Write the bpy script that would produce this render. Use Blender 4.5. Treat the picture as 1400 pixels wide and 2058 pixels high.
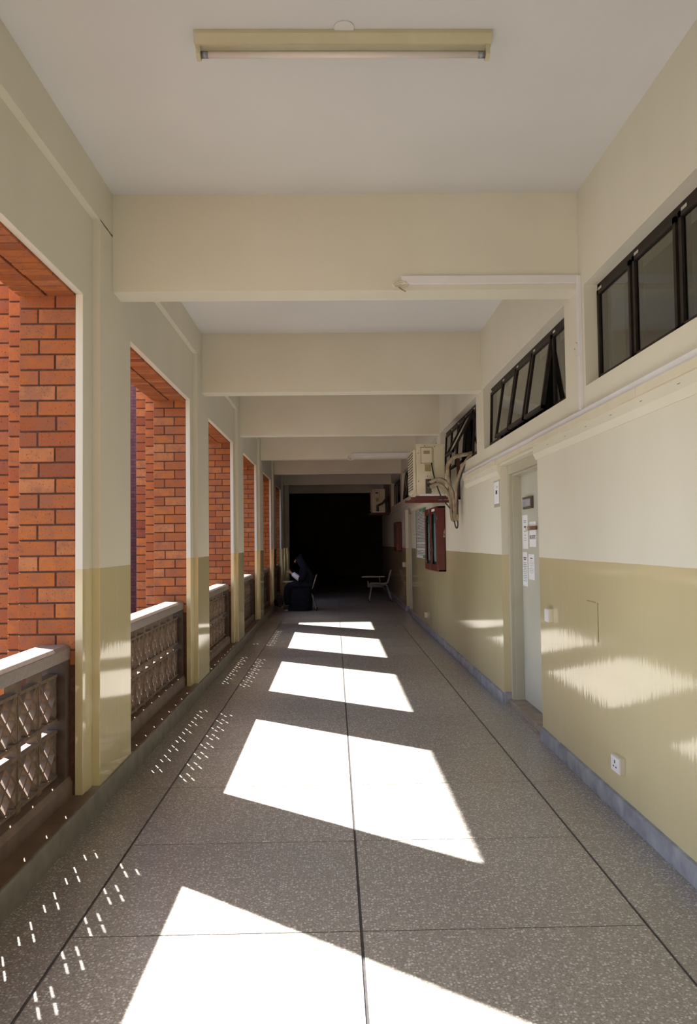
import bpy, bmesh, math, random
from mathutils import Vector, Matrix
random.seed(7)
PI = math.pi
for o in list(bpy.data.objects): bpy.data.objects.remove(o)
SC = bpy.context.scene
COL = SC.collection

# ------------------------------------------------------------------ camera
EYE = 1.48
cam_d = bpy.data.cameras.new('camera'); cam = bpy.data.objects.new('camera', cam_d); COL.objects.link(cam)
cam_d.sensor_fit = 'VERTICAL'; cam_d.sensor_height = 24.0; cam_d.lens = 18.3707
cam_d.clip_start = 0.05; cam_d.clip_end = 300
yaw, pitch, roll = 0.0184, 0.0389, -0.0123
fw = Vector((math.sin(yaw)*math.cos(pitch), math.cos(yaw)*math.cos(pitch), math.sin(pitch)))
r0 = Vector((math.cos(yaw), -math.sin(yaw), 0)); u0 = r0.cross(fw)
rt = math.cos(roll)*r0 + math.sin(roll)*u0; up = -math.sin(roll)*r0 + math.cos(roll)*u0
cam.matrix_world = Matrix(((rt.x, up.x, -fw.x, 0), (rt.y, up.y, -fw.y, 0), (rt.z, up.z, -fw.z, EYE), (0, 0, 0, 1)))
SC.camera = cam

# ------------------------------------------------------------------ sky, sun, exposure
TX, TY = 0.8325, -0.6785
sun_dir = Vector((TX, TY, -1.0)).normalized()
sd = bpy.data.lights.new('sun', 'SUN'); sd.energy = 35.0; sd.angle = math.radians(0.55); sd.color = (1.0, 0.975, 0.93)
sun = bpy.data.objects.new('sun', sd); COL.objects.link(sun)
sun.rotation_euler = sun_dir.to_track_quat('-Z', 'Y').to_euler(); sun.location = (-12, 14, 14)
W = bpy.data.worlds.new('world'); SC.world = W; W.use_nodes = True
wn = W.node_tree; wn.nodes.clear()
wo = wn.nodes.new('ShaderNodeOutputWorld'); wb = wn.nodes.new('ShaderNodeBackground'); sk = wn.nodes.new('ShaderNodeTexSky')
sk.sky_type = 'NISHITA'; sk.sun_disc = False; sk.sun_elevation = math.radians(43); sk.sun_rotation = math.atan2(-TX, -TY)
sk.air_density = 1.0; sk.dust_density = 2.0; sk.ozone_density = 1.0
wb.inputs['Strength'].default_value = 0.68
wn.links.new(sk.outputs[0], wb.inputs[0]); wn.links.new(wb.outputs[0], wo.inputs[0])
SC.view_settings.view_transform = 'Standard'; SC.view_settings.look = 'None'
SC.view_settings.gamma = 1.0; SC.view_settings.use_curve_mapping = False
SC.view_settings.exposure = 0.0

# ------------------------------------------------------------------ node helpers and materials
def new_mat(name, color=(.5,.5,.5), rough=.5, spec=.5, metal=0.0):
    m = bpy.data.materials.new(name); m.use_nodes = True
    b = m.node_tree.nodes['Principled BSDF']
    b.inputs['Base Color'].default_value = (*color, 1); b.inputs['Roughness'].default_value = rough
    b.inputs['Specular IOR Level'].default_value = spec; b.inputs['Metallic'].default_value = metal
    return m, m.node_tree, b
def nd(t, kind, **kw):
    n = t.nodes.new(kind)
    for k, v in kw.items():
        if k in n.inputs: n.inputs[k].default_value = v
        else: setattr(n, k, v)
    return n
def mixc(t, fac, a, b, mode='MIX'):
    n = t.nodes.new('ShaderNodeMix'); n.data_type = 'RGBA'; n.blend_type = mode
    for i, v in ((0, fac), (6, a), (7, b)):
        if isinstance(v, (int, float)): n.inputs[i].default_value = v
        elif isinstance(v, tuple): n.inputs[i].default_value = (*v, 1)
        else: t.links.new(v, n.inputs[i])
    return n.outputs[2]
def ramp(t, fac, stops):
    n = t.nodes.new('ShaderNodeValToRGB'); t.links.new(fac, n.inputs[0]); e = n.color_ramp.elements
    while len(e) < len(stops): e.new(.5)
    for el, (p, c) in zip(e, stops):
        el.position = p; el.color = (*c, 1) if isinstance(c, tuple) else (c, c, c, 1)
    return n.outputs[0]
def pos(t): return t.nodes.new('ShaderNodeNewGeometry').outputs['Position']
def scaled(t, v, s):
    n = t.nodes.new('ShaderNodeVectorMath'); n.operation = 'MULTIPLY'; t.links.new(v, n.inputs[0]); n.inputs[1].default_value = s
    return n.outputs[0]
def noise(t, v, scale, detail=3.0, rough=.5):
    n = nd(t, 'ShaderNodeTexNoise', Scale=scale, Detail=detail, Roughness=rough); t.links.new(v, n.inputs['Vector']); return n.outputs[0]
def bump(t, b, h, strength, dist):
    n = nd(t, 'ShaderNodeBump', Strength=strength, Distance=dist); t.links.new(h, n.inputs['Height']); t.links.new(n.outputs[0], b.inputs['Normal'])
def math_n(t, op, a, b=None):
    n = t.nodes.new('ShaderNodeMath'); n.operation = op
    for i, v in enumerate((a, b)):
        if v is None: continue
        if isinstance(v, (int, float)): n.inputs[i].default_value = v
        else: t.links.new(v, n.inputs[i])
    return n.outputs[0]
def mottled(name, c1, c2, scale, rough=.6, spec=.4, bmp=0.0, metal=0.0, stretch=(1,1,1), rand=0.0):
    m, t, b = new_mat(name, c1, rough, spec, metal)
    v = scaled(t, pos(t), stretch); n = noise(t, v, scale, 4)
    c = mixc(t, ramp(t, n, [(.35, 0.0), (.68, 1.0)]), c1, c2)
    if rand:
        oi = t.nodes.new('ShaderNodeObjectInfo'); hsv = t.nodes.new('ShaderNodeHueSaturation')
        t.links.new(math_n(t, 'ADD', math_n(t, 'MULTIPLY', oi.outputs['Random'], 2*rand), 1-rand), hsv.inputs['Value'])
        t.links.new(c, hsv.inputs['Color']); c = hsv.outputs[0]
    t.links.new(c, b.inputs['Base Color'])
    if bmp: bump(t, b, noise(t, v, scale*2.5, 5), bmp, .01)
    return m
DADO = 1.352
def paint_mat(name):
    # two-tone wall paint: matt cream above the dado line, ochre gloss enamel below it
    m, t, b = new_mat(name)
    p = pos(t); sep = t.nodes.new('ShaderNodeSeparateXYZ'); t.links.new(p, sep.inputs[0])
    wob = math_n(t, 'MULTIPLY', math_n(t, 'SUBTRACT', noise(t, p, 3.0), .5), .008)
    low = math_n(t, 'LESS_THAN', math_n(t, 'ADD', sep.outputs[2], wob), DADO)
    n = noise(t, scaled(t, p, (1, 1, .45)), 1.7, 4)
    upc = mixc(t, ramp(t, n, [(.3, 0.0), (.7, 1.0)]), (.66, .625, .52), (.70, .665, .565))
    loc = mixc(t, ramp(t, n, [(.3, 0.0), (.7, 1.0)]), (.585, .51, .30), (.625, .545, .33))
    t.links.new(mixc(t, low, upc, loc), b.inputs['Base Color'])
    t.links.new(math_n(t, 'SUBTRACT', .62, math_n(t, 'MULTIPLY', low, .545)), b.inputs['Roughness'])
    t.links.new(math_n(t, 'ADD', .25, math_n(t, 'MULTIPLY', low, .75)), b.inputs['Specular IOR Level'])
    h = math_n(t, 'ADD', noise(t, scaled(t, p, (5, 5, .6)), 4.5, 3), math_n(t, 'MULTIPLY', noise(t, p, 30, 3), .06))
    bump(t, b, h, .075, .012)
    return m
M = {}
M['paint'] = paint_mat('two_tone_wall_paint')
M['lobby'] = mottled('shade_darkened_lobby_paint', (.17,.14,.095), (.20,.165,.115), 1.2, .8, .2)  # matt brown, darkened so the lobby's shade is put into the wall colour
M['cream'] = mottled('cream_paint', (.66,.625,.52), (.70,.665,.565), 1.5, .6, .25)
M['ceil'] = mottled('white_ceiling_paint', (.65,.65,.645), (.69,.69,.685), .8, .75, .2)
def terrazzo():
    m, t, b = new_mat('grey_terrazzo', rough=.3, spec=.5)
    p = pos(t)
    vo = nd(t, 'ShaderNodeTexVoronoi', Scale=85.0); t.links.new(p, vo.inputs['Vector'])
    sepc = t.nodes.new('ShaderNodeSeparateColor'); t.links.new(vo.outputs['Color'], sepc.inputs[0])
    chip = math_n(t, 'MULTIPLY', math_n(t, 'LESS_THAN', vo.outputs['Distance'], .42), math_n(t, 'GREATER_THAN', sepc.outputs[0], .55))
    vo2 = nd(t, 'ShaderNodeTexVoronoi', Scale=190.0); t.links.new(p, vo2.inputs['Vector'])
    sep2 = t.nodes.new('ShaderNodeSeparateColor'); t.links.new(vo2.outputs['Color'], sep2.inputs[0])
    fine = ramp(t, sep2.outputs[0], [(.0, (.20,.185,.168)), (.5, (.265,.245,.222)), (1., (.345,.322,.295))])
    oi = t.nodes.new('ShaderNodeObjectInfo')
    base = mixc(t, chip, fine, mixc(t, sepc.outputs[1], (.38,.36,.33), (.56,.545,.52)))
    st = ramp(t, noise(t, p, .6, 3), [(.3, .95), (.7, 1.03)])
    c = mixc(t, 1.0, base, st, 'MULTIPLY')
    hsv = t.nodes.new('ShaderNodeHueSaturation'); t.links.new(c, hsv.inputs['Color'])
    t.links.new(math_n(t, 'ADD', .95, math_n(t, 'MULTIPLY', oi.outputs['Random'], .1)), hsv.inputs['Value'])
    t.links.new(hsv.outputs[0], b.inputs['Base Color'])
    b.inputs['Roughness'].default_value = .27
    return m
M['terrazzo'] = terrazzo()
M['grout'] = mottled('dark_divider_strip', (.035,.033,.035), (.055,.05,.05), 30, .5)
def brick_piece():
    m, t, b = new_mat('orange_brick', rough=.8, spec=.2)
    p = pos(t); oi = t.nodes.new('ShaderNodeObjectInfo')
    c = ramp(t, oi.outputs['Random'], [(.0, (.34,.10,.030)), (.25, (.45,.15,.042)), (.5, (.33,.092,.030)), (.72, (.47,.19,.075)), (.88, (.40,.12,.03)), (1., (.22,.06,.030))])
    n = noise(t, p, 14, 6, .62)
    c = mixc(t, ramp(t, n, [(.40, 0.0), (.70, .75)]), c, (.24,.10,.065))
    c = mixc(t, ramp(t, noise(t, p, 120, 2), [(.64, 0.0), (.7, .7)]), c, (.07,.03,.024))
    t.links.new(c, b.inputs['Base Color'])
    bump(t, b, noise(t, p, 90, 4), .25, .004)
    return m
M['brick'] = brick_piece()
M['mortar'] = mottled('dark_red_mortar', (.085,.04,.028), (.12,.06,.04), 40, .9, .1)
def brick_wall(name, c1, c2, mort, course=.0857):
    m, t, b = new_mat(name, rough=.85, spec=.15)
    p = pos(t); g = t.nodes.new('ShaderNodeNewGeometry'); sn = t.nodes.new('ShaderNodeSeparateXYZ'); t.links.new(g.outputs['Normal'], sn.inputs[0])
    sp = t.nodes.new('ShaderNodeSeparateXYZ'); t.links.new(p, sp.inputs[0])
    hor = math_n(t, 'GREATER_THAN', math_n(t, 'ABSOLUTE', sn.outputs[0]), .7)
    flat = math_n(t, 'GREATER_THAN', math_n(t, 'ABSOLUTE', sn.outputs[2]), .7)
    u = math_n(t, 'ADD', math_n(t, 'MULTIPLY', sp.outputs[0], math_n(t, 'SUBTRACT', 1.0, hor)), math_n(t, 'MULTIPLY', sp.outputs[1], hor))
    v = math_n(t, 'ADD', math_n(t, 'MULTIPLY', sp.outputs[2], math_n(t, 'SUBTRACT', 1.0, flat)), math_n(t, 'MULTIPLY', sp.outputs[1], flat))
    cb = t.nodes.new('ShaderNodeCombineXYZ'); t.links.new(u, cb.inputs[0]); t.links.new(v, cb.inputs[1])
    bt = nd(t, 'ShaderNodeTexBrick', Scale=1.0); t.links.new(cb.outputs[0], bt.inputs['Vector'])
    bt.inputs['Brick Width'].default_value = .215; bt.inputs['Row Height'].default_value = course; bt.inputs['Mortar Size'].default_value = .005
    bt.inputs['Color1'].default_value = (*c1, 1); bt.inputs['Color2'].default_value = (*c2, 1); bt.inputs['Mortar'].default_value = (*mort, 1)
    t.links.new(mixc(t, ramp(t, noise(t, p, 9, 5), [(.3, .8), (.7, 1.08)]), (0,0,0), bt.outputs[0]) if False else mixc(t, 1.0, bt.outputs[0], ramp(t, noise(t, p, 9, 5), [(.3, .8), (.7, 1.1)]), 'MULTIPLY'), b.inputs['Base Color'])
    bump(t, b, math_n(t, 'SUBTRACT', 1.0, bt.outputs['Fac']), .6, .006)
    return m
M['brickwall'] = brick_wall('orange_brickwork', (.37,.105,.028), (.44,.14,.038), (.09,.042,.03))
M['farbrick'] = brick_wall('dark_red_brickwork', (.29,.115,.105), (.225,.085,.082), (.11,.06,.06))
M['rail'] = mottled('brown_mosaic_rail', (.20,.155,.135), (.26,.21,.185), 60, .35, .5)
M['plinth'] = mottled('brown_stained_plinth', (.13,.085,.06), (.19,.13,.095), 7, .45, .4, .15)
M['jali'] = mottled('brown_concrete_block', (.15,.098,.064), (.20,.138,.094), 25, .7, .3, .15)
M['post'] = mottled('dark_brown_post', (.06,.038,.03), (.09,.055,.042), 20, .5)
M['kerb'] = mottled('grey_cement_kerb', (.20,.185,.16), (.27,.25,.215), 9, .6, .3, .2)
M['skirt'] = mottled('blue_grey_skirting', (.20,.21,.245), (.36,.37,.41), 9, .5, .4, .15)
M['frame'] = mottled('dark_brown_window_frame', (.016,.011,.009), (.026,.019,.015), 15, .5, .2)
def glass():
    m, t, b = new_mat('window_glass', (.62,.68,.64), .02, .5)
    b.inputs['Transmission Weight'].default_value = 1.0; b.inputs['IOR'].default_value = 1.5
    return m
M['glass'] = glass()
def thin_glass():
    # thin cabinet pane: clear film with mirror reflection growing towards grazing angles
    m = bpy.data.materials.new('thin_pane_glass'); m.use_nodes = True; t = m.node_tree; t.nodes.clear()
    o = t.nodes.new('ShaderNodeOutputMaterial'); mx = t.nodes.new('ShaderNodeMixShader'); lw_ = nd(t, 'ShaderNodeLayerWeight', Blend=.5); fr = math_n(t, 'ADD', .04, math_n(t, 'MULTIPLY', math_n(t, 'POWER', lw_.outputs['Facing'], 5.0), .8))
    tr = t.nodes.new('ShaderNodeBsdfTransparent'); tr.inputs[0].default_value = (.86, .92, .92, 1); gl = t.nodes.new('ShaderNodeBsdfGlossy'); gl.inputs['Roughness'].default_value = .03
    t.links.new(fr, mx.inputs[0]); t.links.new(tr.outputs[0], mx.inputs[1]); t.links.new(gl.outputs[0], mx.inputs[2]); t.links.new(mx.outputs[0], o.inputs[0])
    return m
M['thinglass'] = thin_glass()
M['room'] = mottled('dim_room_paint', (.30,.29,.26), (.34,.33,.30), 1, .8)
M['pvc'] = mottled('white_trunking', (.70,.68,.70), (.75,.73,.75), 6, .4, .4)
M['ivory'] = mottled('ivory_casing', (.66,.60,.46), (.70,.64,.50), 6, .5, .3)
M['doorleaf'] = mottled('grey_green_door', (.50,.50,.42), (.54,.54,.46), 2, .35, .4)
M['doorframe'] = mottled('beige_door_frame', (.45,.42,.32), (.50,.47,.37), 3, .4, .4)
M['sill'] = mottled('worn_stone_sill', (.26,.21,.17), (.36,.31,.26), 12, .6, .3, .2)
M['paper'] = mottled('white_paper', (.78,.78,.80), (.82,.82,.84), 5, .7, .2)
M['ink'] = mottled('black_ink', (.03,.03,.035), (.05,.05,.055), 20, .7)
M['grey_ink'] = mottled('grey_ink', (.30,.30,.33), (.36,.36,.39), 20, .7)
M['bronze'] = mottled('dark_bronze', (.10,.075,.06), (.15,.115,.09), 30, .35, .5, 0, .6)
M['hasp'] = mottled('rusty_brown_hasp', (.16,.06,.025), (.24,.10,.04), 30, .35, .5, 0, .4)
M['chrome'] = new_mat('bright_metal', (.75,.75,.76), .2, .5, 1.0)[0]
def red_wood():
    m, t, b = new_mat('dark_red_painted_wood', rough=.4, spec=.4)
    p = pos(t); n = noise(t, scaled(t, p, (6, 6, 1.6)), 2.2, 5, .6)
    c = mixc(t, ramp(t, n, [(.62, 0.0), (.645, 1.0)]), mixc(t, noise(t, p, 6), (.085,.014,.009), (.125,.021,.013)), (.40,.32,.24))
    t.links.new(c, b.inputs['Base Color']); return m
M['red'] = red_wood()
M['redsteel'] = mottled('red_brown_steel', (.085,.016,.012), (.12,.024,.017), 20, .5)
M['acbody'] = mottled('aged_beige_casing', (.60,.54,.40), (.68,.62,.48), 5, .45, .4)
M['acdark'] = mottled('dark_recess', (.05,.045,.035), (.08,.07,.055), 20, .6)
M['acrust'] = mottled('rusty_label', (.30,.22,.11), (.38,.29,.16), 30, .7)
M['lag'] = mottled('tan_pipe_lagging', (.26,.20,.135), (.40,.33,.24), 18, .8, .2, .4)
M['cable'] = mottled('black_cable', (.02,.02,.02), (.035,.033,.03), 30, .5)
M['batten'] = mottled('yellowed_enamel', (.56,.51,.33), (.62,.57,.39), 8, .4, .4)
M['tube'] = mottled('unlit_tube_glass', (.72,.65,.60), (.76,.69,.64), 6, .25, .5)
M['plaster'] = mottled('white_plaster', (.66,.65,.63), (.70,.69,.67), 10, .8)
M['black_cloth'] = mottled('black_cloth', (.008,.009,.014), (.014,.015,.021), 12, .85, .1)
M['navy_cloth'] = mottled('blue_black_cloth', (.012,.014,.026), (.018,.02,.035), 12, .85, .1)
M['white_cloth'] = mottled('white_cloth', (.72,.72,.80), (.80,.80,.86), 18, .8, .1)
M['skin'] = mottled('skin', (.38,.20,.13), (.44,.25,.165), 20, .5, .4)
M['shoe'] = mottled('dark_blue_shoe', (.02,.022,.04), (.03,.032,.055), 20, .6)
M['sole'] = mottled('white_sole', (.62,.60,.58), (.68,.66,.64), 20, .6)
M['bag'] = mottled('black_nylon', (.010,.010,.011), (.016,.016,.017), 40, .6)
M['orange'] = mottled('orange_brown_patch', (.20,.08,.03), (.26,.11,.045), 30, .6)
M['shell'] = mottled('grey_cream_plastic', (.50,.50,.46), (.55,.55,.50), 6, .4, .4)
M['steel'] = mottled('grey_steel_tube', (.26,.27,.29), (.33,.34,.36), 20, .35, .5, 0, .7)
M['board'] = mottled('cream_laminate', (.52,.49,.42), (.57,.54,.47), 9, .4)
M['rubber'] = new_mat('black_rubber', (.015,.015,.015), .7, .3)[0]
M['phone'] = new_mat('black_phone', (.01,.01,.012), .15, .5)[0]
M['ground'] = mottled('courtyard_paving', (.19,.175,.15), (.24,.225,.195), .8, .85, .2)
M['concrete'] = mottled('roof_concrete', (.40,.38,.35), (.46,.44,.41), 2, .85)
M['green_board'] = mottled('blue_green_felt', (.20,.38,.40), (.26,.45,.47), 9, .9)
def poster():
    # printed lines of text in blocks, green corners left to the sheets themselves
    m, t, b = new_mat('printed_notice', rough=.6, spec=.3)
    p = pos(t); sp = t.nodes.new('ShaderNodeSeparateXYZ'); t.links.new(p, sp.inputs[0])
    line = math_n(t, 'LESS_THAN', math_n(t, 'FRACT', math_n(t, 'MULTIPLY', sp.outputs[2], 38.0)), .52)
    blk = math_n(t, 'GREATER_THAN', noise(t, scaled(t, p, (1, 0, 1)), 9, 1), .43)
    wd = math_n(t, 'GREATER_THAN', noise(t, scaled(t, p, (0, 1, 3)), 16, 2), .40)
    f = math_n(t, 'MULTIPLY', math_n(t, 'MULTIPLY', line, blk), wd)
    t.links.new(mixc(t, math_n(t, 'MULTIPLY', f, .85), (.70,.72,.74), (.06,.08,.09)), b.inputs['Base Color']); return m
M['poster'] = poster()
M['green'] = mottled('green_print', (.03,.22,.12), (.05,.28,.16), 20, .6)

# ------------------------------------------------------------------ mesh helpers
class MB:
    def __init__(s): s.v = []; s.f = []
    def box(s, x0, x1, y0, y1, z0, z1):
        n = len(s.v)
        s.v += [(x, y, z) for z in (z0, z1) for y in (y0, y1) for x in (x0, x1)]
        s.f += [tuple(n+i for i in q) for q in ((0,2,3,1), (4,5,7,6), (0,1,5,4), (2,6,7,3), (0,4,6,2), (1,3,7,5))]
        return s
    def obox(s, c, ax, ay, az):
        # box from centre and three half-axis vectors
        n = len(s.v); c = Vector(c); ax, ay, az = Vector(ax), Vector(ay), Vector(az)
        s.v += [tuple(c + i*ax + j*ay + k*az) for k in (-1, 1) for j in (-1, 1) for i in (-1, 1)]
        s.f += [tuple(n+i for i in q) for q in ((0,2,3,1), (4,5,7,6), (0,1,5,4), (2,6,7,3), (0,4,6,2), (1,3,7,5))]
        return s
    def prism(s, prof, axis, a0, a1):
        # closed 2D profile extruded along an axis; profile pairs are the other two axes in xyz order
        n = len(s.v); k = len(prof)
        def P(p, a): return {'x': (a, p[0], p[1]), 'y': (p[0], a, p[1]), 'z': (p[0], p[1], a)}[axis]
        s.v += [P(p, a0) for p in prof] + [P(p, a1) for p in prof]
        s.f += [tuple(range(n, n+k)), tuple(range(n+2*k-1, n+k-1, -1))]
        s.f += [(n+i, n+k+i, n+k+(i+1) % k, n+(i+1) % k) for i in range(k)]
        return s
    def tube(s, pts, r, seg=8, caps=True):
        pts = [Vector(p) for p in pts]; n0 = len(s.v); N = len(pts)
        rr = r if isinstance(r, (list, tuple)) else [r]*N
        prev = None
        for i, p in enumerate(pts):
            t = (pts[min(i+1, N-1)] - pts[max(i-1, 0)]).normalized()
            if prev is None:
                a = t.orthogonal().normalized()
            else:
                a = (prev - t*prev.dot(t)).normalized()
            prev = a; b = t.cross(a)
            s.v += [tuple(p + rr[i]*(math.cos(2*PI*j/seg)*a + math.sin(2*PI*j/seg)*b)) for j in range(seg)]
        for i in range(N-1):
            for j in range(seg):
                k = n0+i*seg; s.f.append((k+j, k+(j+1) % seg, k+seg+(j+1) % seg, k+seg+j))
        if caps: s.f += [tuple(n0+j for j in reversed(range(seg))), tuple(n0+(N-1)*seg+j for j in range(seg))]
        return s
    def disc(s, c, axis, r, h, seg=20):
        c = Vector(c); a = Vector(axis).normalized()
        return s.tube([c, c+a*h], r, seg)
    def mesh(s, name, bevel=0.0, smooth=False):
        me = bpy.data.meshes.new(name); me.from_pydata(s.v, [], s.f)
        bm = bmesh.new(); bm.from_mesh(me); bmesh.ops.recalc_face_normals(bm, faces=bm.faces)
        if bevel: bmesh.ops.bevel(bm, geom=[e for e in bm.edges if e.calc_face_angle(0) > .5], offset=bevel, segments=2, profile=.6, affect='EDGES')
        bm.to_mesh(me); bm.free()
        if smooth:
            for p in me.polygons: p.use_smooth = True
        return me
    def build(s, name, mat, parent=None, bevel=0.0, smooth=False):
        return link(name, s.mesh(name, bevel, smooth), mat, parent)
def link(name, me, mat, parent=None):
    if mat and not me.materials: me.materials.append(M[mat] if isinstance(mat, str) else mat)
    o = bpy.data.objects.new(name, me); COL.objects.link(o)
    if parent:
        o.parent = parent; o.matrix_parent_inverse = parent_inv(parent)
    return o
def parent_inv(p):
    m = Matrix.LocRotScale(p.location, p.rotation_euler, p.scale)
    q = p.parent
    while q:
        m = Matrix.LocRotScale(q.location, q.rotation_euler, q.scale) @ q_inv(p) @ m if False else m
        q = None
    return m.inverted()
def empty(name, loc=(0, 0, 0)):
    o = bpy.data.objects.new(name, None); COL.objects.link(o); o.location = loc; o.empty_display_size = .1; return o
def tag(o, label, cat, group=None):
    o['label'] = label; o['category'] = cat
    if group: o['group'] = group
    return o
def struct(o, label=None):
    o['kind'] = 'structure'
    if label: o['label'] = label
    return o
def catmull(pts, n=6):
    pts = [Vector(p) for p in pts]; P = [pts[0]] + pts + [pts[-1]]; out = []
    for i in range(1, len(P)-2):
        for k in range(n):
            t = k/n; a, b, c, d = P[i-1], P[i], P[i+1], P[i+2]
            out.append(.5*((2*b) + (c-a)*t + (2*a-5*b+4*c-d)*t*t + (3*b-a-3*c+d)*t**3))
    return out + [pts[-1]]

# ------------------------------------------------------------------ main dimensions (metres)
XL, XR = -1.337, 1.528            # pilaster faces on the left, wall face on the right
XW = -1.379                       # recessed panel around each opening
XB0, XB1 = -1.729, -1.420         # brick jamb depth
BAY = 3.219
ZC, ZB, ZLED, ZO = 3.635, 3.027, 3.367, 2.877
BEAM0, BT = 4.767, .194           # first beam in view
YJ = 4.327                        # far jamb of opening 1
PIER = .983                       # brick pier width along the corridor
PIL0, PIL1 = 4.50, 5.176          # first pilaster
K0, K1 = -2, 5                    # pier index range (pier k stands at YJ + k*BAY)
YEND = 20.95; YBACK = -6.3
LOBY = 36.0; LOBX = 9.0
ZG = -.6
KX = -1.322; KH = .125            # kerb face and height

# ------------------------------------------------------------------ floor
fl = MB().box(-1.75, 1.80, YBACK, YEND+.6, -.12, -.004).box(-LOBX, LOBX, YEND+.6, LOBY+.2, -.12, -.004).build('floor', 'grout')
struct(fl, 'grey terrazzo corridor floor with dark divider strips')
LX = (-1.0176, .0857, 1.1832); J0, DJ = 3.0438, .9054
def panel(x0, x1, y0, y1):
    g, c = .006, .003
    MB().box(x0+g, x1-g, y0+c, y1-c, -.006, 0).build('floor_panel', 'terrazzo', fl)
kk = [k for k in range(-10, 34) if J0+k*DJ < LOBY]
for k in kk:
    y0, y1 = J0+k*DJ, J0+(k+1)*DJ
    panel(LX[0], LX[1], y0, y1); panel(LX[1], LX[2], y0, y1)
ks = [k for k in kk if (k-2) % 4 == 0]
for k in ks:
    y0, y1 = J0+k*DJ, J0+(k+4)*DJ
    xa, xb = (KX, XR) if y0 < YEND-2 else (-3.3, XR if y0 < 22 else 3.5)
    panel(xa-.01, LX[0], y0, y1); panel(LX[2], xb+.01, y0, y1)
for a, b in ((-LOBX, -3.3), (3.5, LOBX)): panel(a, b, YEND+.7, LOBY)
# stone pieces of the floor inside the door reveals come with the doors

# ------------------------------------------------------------------ ceiling and beams
ce = MB().box(-1.75, 1.80, YBACK, YEND+.6, ZC, ZC+.25).box(-LOBX, LOBX, YEND+.6, LOBY+.2, ZC, ZC+.25).build('ceiling', 'ceil')
struct(ce, 'flat white painted ceiling between cream beams')
for k in range(-3, 6):
    y = BEAM0 + k*BAY
    MB().box(XL-.05, XR+.05, y, y+BT, ZB, ZC+.02).build('beam', 'cream', ce, .004)
MB().box(-LOBX, LOBX, BEAM0+6*BAY, BEAM0+6*BAY+.25, ZB-.02, ZC+.02).build('beam', 'cream', ce)

# ------------------------------------------------------------------ left wall: header, pilasters, recessed panels
wl = MB().box(-1.74, XL, YBACK, YEND+.3, ZLED, ZC+.05).build('wall_left', 'paint')
struct(wl, 'cream and ochre painted wall with pilasters between open brick bays')
for k in range(K0, K1+1):
    d = k*BAY
    y1 = PIL1+d if k < K1 else YEND+.3
    MB().box(-1.43, XL, PIL0+d, y1, KH, ZLED+.01).build('pilaster', 'paint', wl, .003)
    MB().box(XB1, XW, YJ+d, PIL0+d+.01, KH, ZO).build('jamb_panel', 'paint', wl, .002)
    if k < K1: MB().box(XB1, XW, PIL1+d-.01, YJ+PIER+d, KH, ZO).build('jamb_panel', 'paint', wl, .002)
    if k > K0: MB().box(XB1, XW, PIL1+d-BAY-.01, PIL0+d+.01, ZO, ZLED+.01).build('lintel_panel', 'paint', wl, .002)
kerb = MB().box(-1.74, KX, YBACK, YEND+.3, ZG, KH).build('baseboard_left', 'kerb', None, .006)
struct(kerb, 'low grey cement kerb under the left balustrades')
struct(MB().box(-1.76, XL, YBACK-.2, YBACK+.1, ZG, ZC).box(XL, XR+.2, YBACK-.2, YBACK+.05, 0, ZC).build('wall_back', 'paint'))

# ------------------------------------------------------------------ brick piers with stepped fins, one structure each
COURSE, JT = .0857, .0095
def brick(parent, x0, x1, y0, y1, z0, z1, cache={}):
    key = tuple(round(v, 3) for v in (x1-x0, y1-y0, z1-z0))
    if key not in cache:
        a, b, c = [q/2 for q in key]
        cache[key] = MB().box(-a, a, -b, b, -c, c).mesh('brick', .0035); cache[key].materials.append(M['brick'])
    o = bpy.data.objects.new('brick', cache[key]); COL.objects.link(o)
    o.location = ((x0+x1)/2, (y0+y1)/2, (z0+z1)/2 ); o.rotation_euler = (random.uniform(-.004, .004), random.uniform(-.004, .004), random.uniform(-.006, .006))
    o.parent = parent; return o
S1, S2 = (.115, -1.835), (.235, -1.955)     # set-back along Y and outer X of the two steps
for k in range(K0, K1+1):
    d = k*BAY; y0, y1 = YJ+d, YJ+d+PIER if k < K1 else YJ+d+.6
    detail = 0 <= k <= 3
    mb = MB()
    q = .10 if detail else 0.0
    mb.box(XB0, XB1, y0+q, y1, KH, ZC+.4).box(S1[1], XB0, y0+S1[0]+q, y1-S1[0], ZG, ZC+.4).box(S2[1], S1[1], y0+S2[0]+q, y1-S2[0], ZG, ZC+.4)
    pr = struct(mb.build('brick_pier', 'brickwall'), 'stepped orange brick pier between corridor openings')
    if not detail: continue
    MB().box(XB0+.004, XB1, y0+.006, y0+q, KH, 2.9).box(S1[1]+.004, XB0+.006, y0+S1[0]+.006, y0+S1[0]+q, ZG, ZC+.4).box(S2[1]+.004, S1[1]+.006, y0+S2[0]+.006, y0+S2[0]+q, ZG, ZC+.4).build('mortar_bed', 'mortar', pr)
    n = 0; z = KH+.02
    while z < 2.86:
        z1 = z+COURSE-JT
        xs = XB0+.105 if n % 2 == 0 else XB0+.20
        xs += random.uniform(-.004, .004)
        if z > .75:
            brick(pr, XB0, xs-JT/2, y0+random.uniform(0, .003), y0+.09, z, z1); brick(pr, xs+JT/2, XB1-.001, y0+random.uniform(0, .003), y0+.09, z, z1)
        z += COURSE; n += 1
    z = KH+.02-.02
    for (dy, xo), xi, off in ((S1, XB0, .035), (S2, S1[1], .0)):
        z = .10+off
        while z < 3.15:
            brick(pr, xo, xi+.004, y0+dy+random.uniform(0, .003), y0+dy+.09, z, z+COURSE-JT); z += COURSE

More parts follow.
